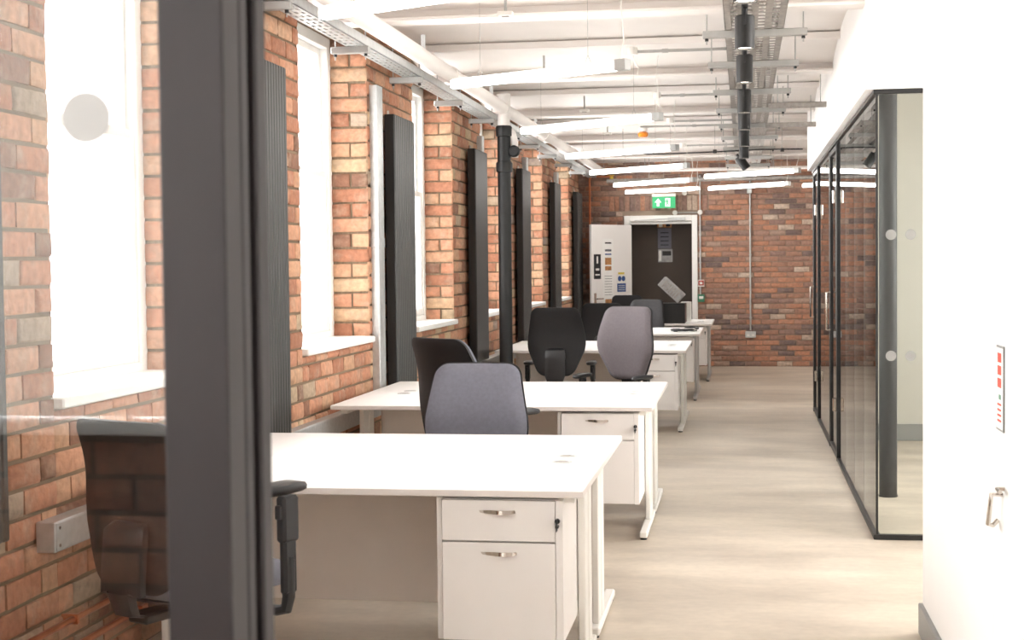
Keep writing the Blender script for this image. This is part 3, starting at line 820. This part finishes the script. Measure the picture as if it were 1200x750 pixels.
t = thing('alarm_sounder', 'orange domed alarm sounder hanging under the ceiling', 'alarm', (-.995, 14.75, 2.80))
MB().lathe([(.03, .02), (.045, .03), (.045, .065)], 18).build('sounder_base', WHITEPL, t)
MB().lathe([(.04, -.03), (.052, -.015), (.052, .012), (.035, .022)], 18).build('sounder_dome', ORANGE, t)
for x, y, lb in ((-1.41, 10.4, 'small grey ceiling sensor above the second strip light'), (-1.40, 13.0, 'small grey ceiling sensor above the third strip light'), (-1.41, 15.35, 'small grey ceiling sensor above the fourth strip light'), (-1.28, 7.9, 'small grey ceiling sensor near the top edge')):
    t = thing('ceiling_sensor', lb, 'sensor', (x, y, 2.87), 0, 'small ceiling sensors')
    MB().box(-.042, .042, -.03, .03, -.012, .012, .003).build('sensor_body', WHITEPL, t)
    MB().box(-.02, .02, -.015, .015, -.016, -.012, .001).build('sensor_face', GALVD, t)
    MB().lathe([(.008, .012), (.008, .13)], 8).build('sensor_stem', STEEL, t)
# long pipes across the room near the end wall
for k, (y, z, rr_, lb) in enumerate(((19.6, 2.74, .022, 'nearer white pipe crossing the ceiling before the end wall'), (20.5, 2.66, .03, 'farther grey pipe crossing the ceiling before the end wall'))):
    t = thing('cross_pipe', lb, 'pipe', (0, 0, 0), 0, 'pipes crossing the far ceiling')
    MB().tube([(-1.9, y, z), (XR, y, z)], rr_, 12).build('pipe_run', CEILM if k == 0 else GALVD, t)
    for x_ in (-1.3, 0.4, 1.2): MB().lathe([(.004, z + rr_), (.004, 3.0)], 6, T(x_, y, 0)).build('hanger_rod', STEEL, t)
for (y, lb) in ((16.0, 'black festoon of cable and clips hung across the ceiling near tilted spotlight'),):
    t = thing('hanging_cable', lb, 'cable', (0, 0, 0))
    MB().tube([(-1.35, y, 2.71), (-.9, y, 2.69), (-.3, y, 2.70), (.2, y, 2.715), (.64, y, 2.71)], .008, 6).build('cable_run', PLAST, t)
    for x_ in (-1.3, -.3, .42):
        MB().lathe([(.003, 2.72), (.003, 3.0)], 5, T(x_, y, 0)).build('hanger_wire', STEEL, t)
        MB().box(x_ - .02, x_ + .02, y - .015, y + .015, 2.685, 2.725, .003).build('clamp', PLAST, t)

# ---------------------------------------------------------------- exit sign
t = thing('exit_sign', 'green emergency exit sign with arrow and running man above the doorway', 'sign', (-1.12, 20.93, 2.365))
MB().box(-.165, .165, -.004, .004, -.082, .082, .002).build('sign_panel', SIGNG, t)
MB().box(-.17, .17, -.02, .02, .082, .125, .003).build('sign_housing', WHITEPL, t)
bx('threaded_rod', STEEL, t, -.002, .002, -.002, .002, .125, .62)
def poly(name, mat, pts, par, y=-.0045):
    m = MB(); n = len(pts)
    m.add([(p[0], y, p[1]) for p in pts] + [(p[0], y - .001, p[1]) for p in pts], [tuple(range(n)), tuple(reversed(range(n, 2 * n)))] + [(k, n + k, n + (k + 1) % n, (k + 1) % n) for k in range(n)])
    return m.build(name, mat, par, False)
poly('arrow', SIGNW, [(-.10, -.055), (-.065, -.055), (-.065, .0), (-.035, .0), (-.082, .058), (-.13, .0), (-.10, .0)], t)
bx('door_symbol', SIGNW, t, .02, .09, -.0057, -.0045, -.06, .06, smooth=False)
mn = MB().lathe([(.011, 0), (.011, .001)], 12, T(.048, -.0058, .038) @ RX(PI / 2))
for q in ([(.030, .025), (.055, .028), (.060, -.008), (.040, -.008)], [(.040, -.005), (.058, -.008), (.078, -.035), (.070, -.042)], [(.040, -.005), (.052, -.008), (.042, -.055), (.030, -.055)], [(.030, .024), (.012, .004), (.018, -.002), (.036, .014)], [(.052, .026), (.080, .012), (.078, .004), (.052, .014)]):
    mn.add([(a, -.0062, b) for a, b in q] + [(a, -.0068, b) for a, b in q], [(0, 1, 2, 3), (7, 6, 5, 4), (0, 4, 5, 1), (1, 5, 6, 2), (2, 6, 7, 3), (3, 7, 4, 0)])
mn.build('running_man', SIGNG, t, False)

# ---------------------------------------------------------------- end wall fittings
t = thing('wall_conduit', 'steel conduit dropping right of the door to the red call point', 'conduit', (0, 0, 0))
yc = YE - .03
MB().tube([(-.61, yc, 2.75), (-.61, yc, .98)], .011, 8).build('conduit_run', STEEL, t)
MB().tube([(-.96, yc, 2.20 + .02), (-.62, yc, 2.22)], .009, 8).build('conduit_run', STEEL, t)
for (x_, z_) in ((-.97, 2.22), (-.61, 2.22), (-1.1 + .27, 2.50)):
    MB().lathe([(.036, 0), (.036, .035), (.03, .04)], 16, T(x_, YE - .008, z_) @ RX(PI / 2)).build('round_box', WHITEPL, t)
for z_ in (1.9, 1.5, 1.12): MB().box(-.628, -.592, YE - .045, YE - .012, z_ - .008, z_ + .008, .002).build('conduit_clip', STEEL, t)
t = thing('call_point', 'small red break-glass call point beside the end doorway', 'call point', (-.60, YE - .012, 1.20))
MB().box(-.045, .045, -.05, 0, -.05, .05, .004).build('backbox', WHITEPL, t)
MB().box(-.038, .038, -.056, -.05, -.03, .04, .002).build('face_plate', REDP, t)
MB().box(-.02, .02, -.058, -.056, -.015, .02, .001).build('glass_element', PAPERW, t)
t = thing('release_point', 'green break-glass door release below the red call point', 'call point', (-.60, YE - .012, .985))
MB().box(-.048, .048, -.05, 0, -.055, .055, .004).build('backbox', GREENP, t)
MB().box(-.03, .03, -.054, -.05, -.01, .03, .001).build('glass_element', PAPERW, t)
t = thing('wall_conduit', 'steel conduit dropping down the middle of the end brick wall to a socket', 'conduit', (0, 0, 0))
MB().tube([(.10, yc, 2.80), (.10, yc, .52)], .012, 8).build('conduit_run', STEEL, t)
MB().box(.055, .125, YE - .07, YE - .012, 2.48, 2.56, .004).build('adaptable_box', GALV, t)
for z_ in (2.1, 1.6, 1.1, .7): MB().box(.08, .12, YE - .045, YE - .012, z_ - .008, z_ + .008, .002).build('conduit_clip', STEEL, t)
t = thing('power_socket', 'metal double power socket at the foot of the middle conduit', 'socket', (.10, YE - .012, .46))
MB().box(-.075, .075, -.045, 0, -.045, .045, .004).build('backbox', GALV, t)
for x_ in (-.035, .035): MB().box(x_ - .02, x_ + .02, -.048, -.045, -.025, .005, .001).build('outlet', WHITEPL, t)

# ---------------------------------------------------------------- desks
def desk(label, x0, x1, y0, y1, near, legm, group='white office desks', grom=True):
    """near: True if the user sits on the -y side; the modesty panel is at the other side"""
    t = thing('office_desk', label, 'desk', ((x0 + x1) / 2, (y0 + y1) / 2, 0), 0, group)
    w = (x1 - x0) / 2; d = (y1 - y0) / 2; s = 1 if near else -1
    MB().box(-w, w, -d + .001, d - .001, .705, .730, .0025).build('tabletop', DESKT, t)
    MB().box(-w - .001, w + .001, -d + .0005, d - .0005, .7065, .7275, .001).build('edge_band', DESKE, t)
    for sx in (-1, 1):
        xe = sx * (w - .055)
        up = MB().box(xe - .014, xe + .014, s * .04, s * .14, .045, .675, .004).box(xe - .014, xe + .014, s * .17, s * .27, .045, .675, .004).box(xe - .008, xe + .008, s * .14, s * .17, .05, .67)
        up.build('leg', legm, t)
        MB().box(xe - .022, xe + .022, -d + .06, d - .03, .012, .045, .006).build('foot', legm, t)
        MB().box(xe - .02, xe + .02, -d + .08, d - .04, .676, .704, .003).build('top_arm', legm, t)
        for yy_ in (-d + .09, d - .07): MB().lathe([(.018, 0), (.018, .014)], 10, T(xe, yy_, 0)).build('levelling_foot', PLAST, t)
    MB().box(-w + .10, w - .10, s * (d - .055), s * (d - .035), .16, .69, .002).build('modesty_panel', MODM, t)
    MB().box(-w + .09, w - .09, s * .20, s * .24, .665, .703, .002).build('crossbeam', legm, t)
    if grom:
        for gx in (-w + .24, w - .16):
            g = MB().lathe([(.040, .7300), (.040, .7325), (.032, .7335), (.031, .7305)], 24, T(gx, s * (d - .085), 0), cap=False)
            g.build('grommet', GALV, t)
            MB().lathe([(.031, .7301), (.031, .7312)], 24, T(gx, s * (d - .085), 0)).build('grommet_cap', GALVD, t)
    return t
def handle(par, xc, y, z):
    pts = []
    vs = []; fs = []; n = 14; L = .125
    for k in range(n + 1):
        t_ = k / n; x_ = xc - L / 2 + L * t_; out = .022 * (math.sin(PI * t_) ** .6) + .001
        tw = math.radians(-50 + 100 * t_)
        for s_ in (-1, 1):
            for q in (-1, 1):
                vs.append((x_, y - out + s_ * .007 * math.sin(tw) + q * .0015 * math.cos(tw), z + s_ * .007 * abs(math.cos(tw)) + .0012 * math.sin(2 * PI * t_)))
    for k in range(n):
        a = 4 * k; b = a + 4
        fs += [(a, b, b + 2, a + 2), (a + 1, a + 3, b + 3, b + 1), (a, a + 1, b + 1, b), (a + 2, b + 2, b + 3, a + 3)]
    fs += [(0, 2, 3, 1), (4 * n, 4 * n + 1, 4 * n + 3, 4 * n + 2)]
    MB().add(vs, fs).build('handle', CHROME, par, True, .9)
def pedestal(label, x0, x1, y0, y1):
    t = thing('desk_pedestal', label, 'drawer unit', (x0, y0, 0), 0, 'white drawer pedestals')
    W_ = x1 - x0; D = y1 - y0
    m = MB().box(0, .018, .018, D, .20, .695, .001).box(W_ - .018, W_, .018, D, .20, .695, .001).box(.018, W_ - .018, .03, D, .20, .22).box(.018, W_ - .018, D - .012, D, .22, .69).box(.018, W_ - .018, .03, D - .012, .675, .692).box(.018, W_ - .018, .03, D - .012, .54, .545)
    m.build('carcass', PEDM, t)
    a = MB().box(.022, W_ - .027, .0, .018, .549, .690, .0015).build('drawer', PEDM, t)
    handle(a, W_ * .49, .0, .652)
    b = MB().box(.022, W_ - .027, .0, .018, .203, .543, .0015).build('drawer', PEDM, t)
    handle(b, W_ * .50, .0, .508)
    MB().box(W_ - .025, W_, .002, .018, .20, .692, .001).build('lock_stile', PEDM, t)
    MB().lathe([(.009, 0), (.009, .012)], 12, T(W_ - .018, .002, .622) @ RX(PI / 2)).lathe([(.006, 0), (.006, .02)], 8, T(W_ - .018, .002, .604) @ RX(PI / 2)).build('lock', BLACKM, t)
    MB().box(W_ - .0195, W_ - .0165, -.035, -.008, .590, .630, .001).build('key', PLAST, t)
    return t
desk('nearest white desk, its front edge cut by the dark door post', -2.28, -.54, 4.86, 5.659, True, LEGM)
desk('rear half of the nearest white desk pair, backing onto the first desk', -2.28, -.54, 5.661, 6.46, False, LEGM)
pedestal('large white two-drawer pedestal under the nearest desk', -1.055, -.612, 4.885, 5.50)
desk('second row white desk, front half, with the grey chair before it', -2.26, -.485, 7.75, 8.579, True, LEGM)
desk('second row white desk, rear half, behind the grommets', -2.26, -.485, 8.581, 9.40, False, LEGM)
pedestal('white two-drawer pedestal under the second row desk', -1.0, -.558, 7.775, 8.40)
desk('third row white desk, front half, behind the black-backed chair', -2.2, -.50, 12.78, 13.589, True, LEGM)
desk('third row white desk, rear half', -2.2, -.50, 13.591, 14.40, False, LEGM)
pedestal('white two-drawer pedestal under the third row desk', -1.01, -.572, 12.80, 13.42)
desk('fourth row desk with grey legs and black cables on top, front half', -2.1, -.468, 15.75, 16.539, True, LEGS)
desk('fourth row desk with grey legs, rear half', -2.1, -.468, 16.541, 17.34, False, LEGS)
pedestal('white pedestal under the fourth row desk', -.98, -.54, 15.85, 16.40)
desk('farthest desk with grey legs nearest the end wall, front half', -2.0, -.39, 18.30, 19.079, True, LEGS)
desk('farthest desk with grey legs nearest the end wall, rear half', -2.0, -.39, 19.081, 19.86, False, LEGS)
pedestal('white pedestal under the farthest desk', -.90, -.46, 18.40, 18.95)

# ---------------------------------------------------------------- office chairs
def back_outline(v):
    """half width of the backrest at height fraction v"""
    pts = [(0, .140), (.36, .238), (.46, .245), (.54, .243), (1, .196)]
    for (a, wa), (b, wb_) in zip(pts[:-1], pts[1:]):
        if v <= b:
            t_ = (v - a) / (b - a); return wa + (wb_ - wa) * t_
    return pts[-1][1]
def back_surface(grow, y_front, y_back, H, mat, name, par, M):
    nu, nv = 16, 30; vs = []; fs = []
    def pt(i, j, side):
        u_ = -1 + 2 * i / nu; v = .5 - .5 * math.cos(PI * j / nv)
        hw = back_outline(v) + grow
        # rounded corners at top and bottom
        rc_ = .055
        zz = v * (H + 2 * grow) - grow
        d = min(zz + grow, H + grow - zz)
        k = 0.0
        if d < rc_: k = rc_ - math.sqrt(max(0, rc_ * rc_ - (rc_ - d) ** 2))
        hw2 = max(hw - k, .02)
        x_ = u_ * hw2
        edge = max(abs(u_) ** 8, abs(2 * v - 1) ** 16)
        curve = .55 * x_ * x_ + .035 * math.cos(PI * (v * 1.35 + .15)) * -1
        y = curve + (y_front if side else y_back) * (1 - .55 * edge)
        return (x_, y, zz - .10 * x_ * x_ * max(0, v - .6) / .4)
    # spacing denser towards ends
    for side in (0, 1):
        for j in range(nv + 1):
            for i in range(nu + 1): vs.append(pt(i, j, side))
    S = (nu + 1) * (nv + 1)
    id_ = lambda i, j, s_: s_ * S + j * (nu + 1) + i
    for j in range(nv):
        for i in range(nu):
            fs.append((id_(i, j, 0), id_(i + 1, j, 0), id_(i + 1, j + 1, 0), id_(i, j + 1, 0)))
            fs.append((id_(i, j, 1), id_(i, j + 1, 1), id_(i + 1, j + 1, 1), id_(i + 1, j, 1)))
    for j in range(nv):
        fs.append((id_(0, j, 1), id_(0, j, 0), id_(0, j + 1, 0), id_(0, j + 1, 1)))
        fs.append((id_(nu, j, 0), id_(nu, j, 1), id_(nu, j + 1, 1), id_(nu, j + 1, 0)))
    for i in range(nu):
        fs.append((id_(i, 0, 0), id_(i, 0, 1), id_(i + 1, 0, 1), id_(i + 1, 0, 0)))
        fs.append((id_(i, nv, 1), id_(i, nv, 0), id_(i + 1, nv, 0), id_(i + 1, nv, 1)))
    return MB().add(vs, fs, None, M).build(name, mat, par, True, 1.0)
def chair(label, B, th, seat, top, arm, recline, fab, shell=SHELL, H_=.57, aw=.285):
    """B: backrest foot point on plan, th: facing angle clockwise from +y (degrees)"""
    th = math.radians(th); fx, fy = math.sin(th), math.cos(th)
    t = thing('office_chair', label, 'chair', (B[0] + fx * .24, B[1] + fy * .24, 0), -th, 'grey and black office chairs')
    # seat cushion
    n = 28; rings = []; vs = []; fs = []
    prof = [(0.0, .0), (.55, .0), (.93, -.004), (1.0, -.02), (1.02, -.04), (.98, -.065), (.85, -.075), (.0, -.075)]
    for (sc_, dz) in prof:
        for k in range(n):
            a = 2 * PI * k / n; cx, sy_ = math.cos(a), math.sin(a)
            ex = .25 * math.copysign(abs(cx) ** .55, cx) * (1 - .08 * (sy_ < -.5)); ey = .245 * math.copysign(abs(sy_) ** .6, sy_)
            fz = -.018 * max(0, ey * sc_ / .245) ** 2
            vs.append((ex * max(sc_, .001), ey * max(sc_, .001), seat + dz + fz))
    for i in range(len(prof) - 1):
        for k in range(n):
            k2 = (k + 1) % n; fs.append((i * n + k, (i + 1) * n + k, (i + 1) * n + k2, i * n + k2))
    MB().add(vs, fs).build('seat', fab, t, True, 1.2)
    MB().lathe([(.16, seat - .10), (.22, seat - .085), (.225, seat - .077)], 28).build('seat_pan', PLAST, t)
    MB().box(-.085, .085, -.13, .10, seat - .15, seat - .10, .012).box(-.04, .04, -.24, -.12, seat - .145, seat - .115, .006).build('tilt_mechanism', PLAST, t)
    MB().tube([(.08, .0, seat - .125), (.20, .01, seat - .13), (.24, .01, seat - .125)], [.005, .005, .01], 8).build('lever', PLAST, t)
    # back
    zb = top - H_ * math.cos(recline) - .01
    Mb = T(0, -.225, zb) @ RX(recline)
    bo = back_surface(.0, .055, .010, H_, fab, 'backrest', t, Mb)
    back_surface(.006, .014, -.012, H_, shell, 'back_shell', bo, Mb)
    # spine
    sp_ = MB(); z0 = seat - .13
    vs = []; fs = []
    secs = [(-.20, z0, .035, .012), (-.275, z0 + .02, .038, .014), (-.30, z0 + .09, .045, .014)]
    for kk, v in enumerate((.0, .12, .25, .36, .40)):
        p = Mb @ Vector((0, -.034 + .035 * -math.cos(PI * (v * 1.35 + .15)) + (.0 if v < .38 else .016), v * H_))
        secs.append((p.y, p.z, .085 if v < .38 else .065, .010 if v < .38 else .004))
    for (y_, z_, hw, ht) in secs:
        for (a, b) in ((-1, -1), (-.7, -1.6), (.7, -1.6), (1, -1), (1, 1), (-1, 1)): vs.append((a * hw, y_ + b * ht, z_))
    for i in range(len(secs) - 1):
        for k in range(6):
            k2 = (k + 1) % 6; fs.append((i * 6 + k, i * 6 + k2, (i + 1) * 6 + k2, (i + 1) * 6 + k))
    fs.append(tuple(reversed(range(6)))); fs.append(tuple(range(len(vs) - 6, len(vs))))
    MB().add(vs, fs).build('spine', PLAST, t, True, .9)
    # arms
    for sx in (-1, 1):
        xa = sx * aw; ya = -.02
        post = MB().tube([(sx * .10, ya, seat - .105), (sx * (aw - .045), ya, seat - .105), (sx * (aw - .01), ya, seat - .095), (xa, ya, seat - .06), (xa, ya, seat + .06)], [.014, .016, .018, .019, .019], 10)
        post.box(xa - .014, xa + .014, ya - .027, ya + .027, seat - .05, arm - .05, .008)
        ao = post.build('armrest', PLAST, t)
        MB().box(xa - .019, xa + .019, ya - .033, ya + .033, arm - .16, arm - .025, .008).box(xa - .010, xa + .010, ya - .045, ya - .03, arm - .09, arm - .05, .003).build('arm_sleeve', PLAST, ao)
        vs = []; fs = []; n2 = 20
        for (sc_, dz) in ((.82, -.03), (1.0, -.022), (1.02, -.010), (.96, -.002), (.6, 0.002), (0.01, .003)):
            for k in range(n2):
                a = 2 * PI * k / n2; cx, sy_ = math.cos(a), math.sin(a)
                x_ = .042 * math.copysign(abs(cx) ** .7, cx) * sc_; y_ = .125 * math.copysign(abs(sy_) ** .7, sy_) * sc_
                vs.append((xa - sx * (.012 + max(0, aw - .29) * .5) + x_ - sx * .25 * max(0, y_) ** 1.4, ya + .03 + y_, arm + dz - .25 * max(0, y_ - .06) ** 1.3))
        for i in range(5):
            for k in range(n2):
                k2 = (k + 1) % n2; fs.append((i * n2 + k, i * n2 + k2, (i + 1) * n2 + k2, (i + 1) * n2 + k))
        fs.append(tuple(reversed(range(n2))))
        MB().add(vs, fs).build('arm_pad', PLAST, ao, True, 1.0)
    # gas lift, star base, castors
    MB().lathe([(.028, .12), (.028, .24), (.022, .245), (.022, seat - .14)], 16).build('gas_lift', PLAST, t)
    MB().lathe([(.045, .065), (.048, .10), (.03, .125)], 16).build('base_hub', PLAST, t)
    for k in range(5):
        a = 2 * PI * k / 5 + .45; R_ = T(0, 0, 0) @ RZ(a)
        vs = []; fs = []
        ss = [(.03, .098, .024, .020), (.14, .088, .020, .016), (.26, .072, .016, .012), (.305, .068, .017, .010)]
        for (x_, z_, hw, ht) in ss:
            for (p, q) in ((-1, -1), (1, -1), (1, .4), (.5, 1), (-.5, 1), (-1, .4)): vs.append((x_, p * hw, z_ + q * ht))
        for i in range(3):
            for q in range(6):
                q2 = (q + 1) % 6; fs.append((i * 6 + q, (i + 1) * 6 + q, (i + 1) * 6 + q2, i * 6 + q2))
        fs.append(tuple(range(6))); fs.append(tuple(reversed(range(18, 24))))
        lo = MB().add(vs, fs, None, R_).build('base_leg', PLAST, t, True, .8)
        Mw = R_ @ T(.295, 0, .027) @ RZ(k * 1.1)
        cw = MB()
        for s_ in (-1, 1): cw.lathe([(.014, -.008), (.026, -.006), (.027, 0), (.026, .006), (.014, .008)], 16, Mw @ T(0, s_ * .016, 0) @ RX(PI / 2))
        cw.box(-.02, .02, -.008, .008, -.004, .034, .004, Mw)
        cw.build('castor', RUB, lo)
    return t
chair('black-backed office chair behind the glass screen at the nearest desk', (-1.765, 4.0), 25, .60, 1.065, .862, .17, FABG, H_=.50, aw=.40)
chair('black-backed office chair with grey rim, turned, at the second row desk', (-1.47, 7.14), 38, .48, 1.14, .775, .20, FABG)
chair('lavender grey office chair facing the camera behind the nearest desk', (-1.255, 6.80), 180, .46, 1.035, .62, .12, FABG)
chair('black-backed office chair seen squarely from behind at the third row desk', (-1.575, 12.2), 2, .48, 1.135, .66, .10, FABG)
chair('warm grey office chair facing the camera beyond the second row desk', (-.90, 11.4), 205, .48, 1.165, .64, .14, FABW)
chair('black office chair half hidden behind the warm grey chair', (-1.46, 15.15), 0, .48, 1.09, .66, .10, FABD)
chair('dark grey office chair between the fourth row and farthest desks', (-1.17, 17.75), 200, .46, 1.06, .66, .14, FABD)
chair('farthest black office chair, in front of the open door leaf', (-1.60, 20.2), 5, .46, 1.06, .66, .10, FABD)

# ---------------------------------------------------------------- things on the far desks
t = thing('equipment_box', 'black open equipment box standing on the farthest desk', 'box', (-.86, 18.62, .7305))
MB().box(-.17, .13, -.2, .2, .0, .255, .004).build('box_body', BLACKM, t)
MB().box(.131, .137, -.19, .19, .01, .25, .002).build('side_panel', plain('brown_panel', (.40, .32, .29), .6), t)
t = thing('grey_panel', 'pale grey ribbed slab leaning tilted on top of the black box', 'panel', (-.90, 18.55, 1.158))
Mp = RY(math.radians(43))
m = MB().box(-.17, .17, -.16, .16, -.07, .07, .006, Mp); m.build('slab', DEVICE, t)
m = MB()
for k in range(7): m.box(-.12 + k * .035, -.10 + k * .035, -.163, -.159, -.05, .05, 0, Mp)
m.build('rib', GALVD, t)
t = thing('white_box', 'white carton standing behind the black box on the farthest desk', 'box', (-.70, 18.95, .73))
MB().box(-.10, .03, -.08, .12, 0, .26, .003).build('carton', PAPERW, t)
MB().box(-.1002, .0302, .015, .025, .2, .2602).build('tape', MODM, t)
t = thing('cable_bundle', 'tangle of black and white cables on the fourth row desk', 'cable', (-.66, 16.3, .731))
for k in range(4):
    pts = []
    for j in range(26):
        a = j * .5 + k; pts.append(((.13 - .02 * k) * math.cos(a) * 1.1 + .03 * k, (.16 - .02 * k) * math.sin(a), .008 + .006 * k + .002 * j * .4))
    MB().tube(pts, .006, 6).build('cable', PLAST if k != 2 else WHITEPL, t)
for (x_, y_, mt) in ((-.09, -.05, PLAST), (.02, .04, PLAST), (.10, -.03, WHITEPL)): MB().box(x_ - .025, x_ + .025, y_ - .02, y_ + .02, .0, .035, .005).build('plug', mt, t)
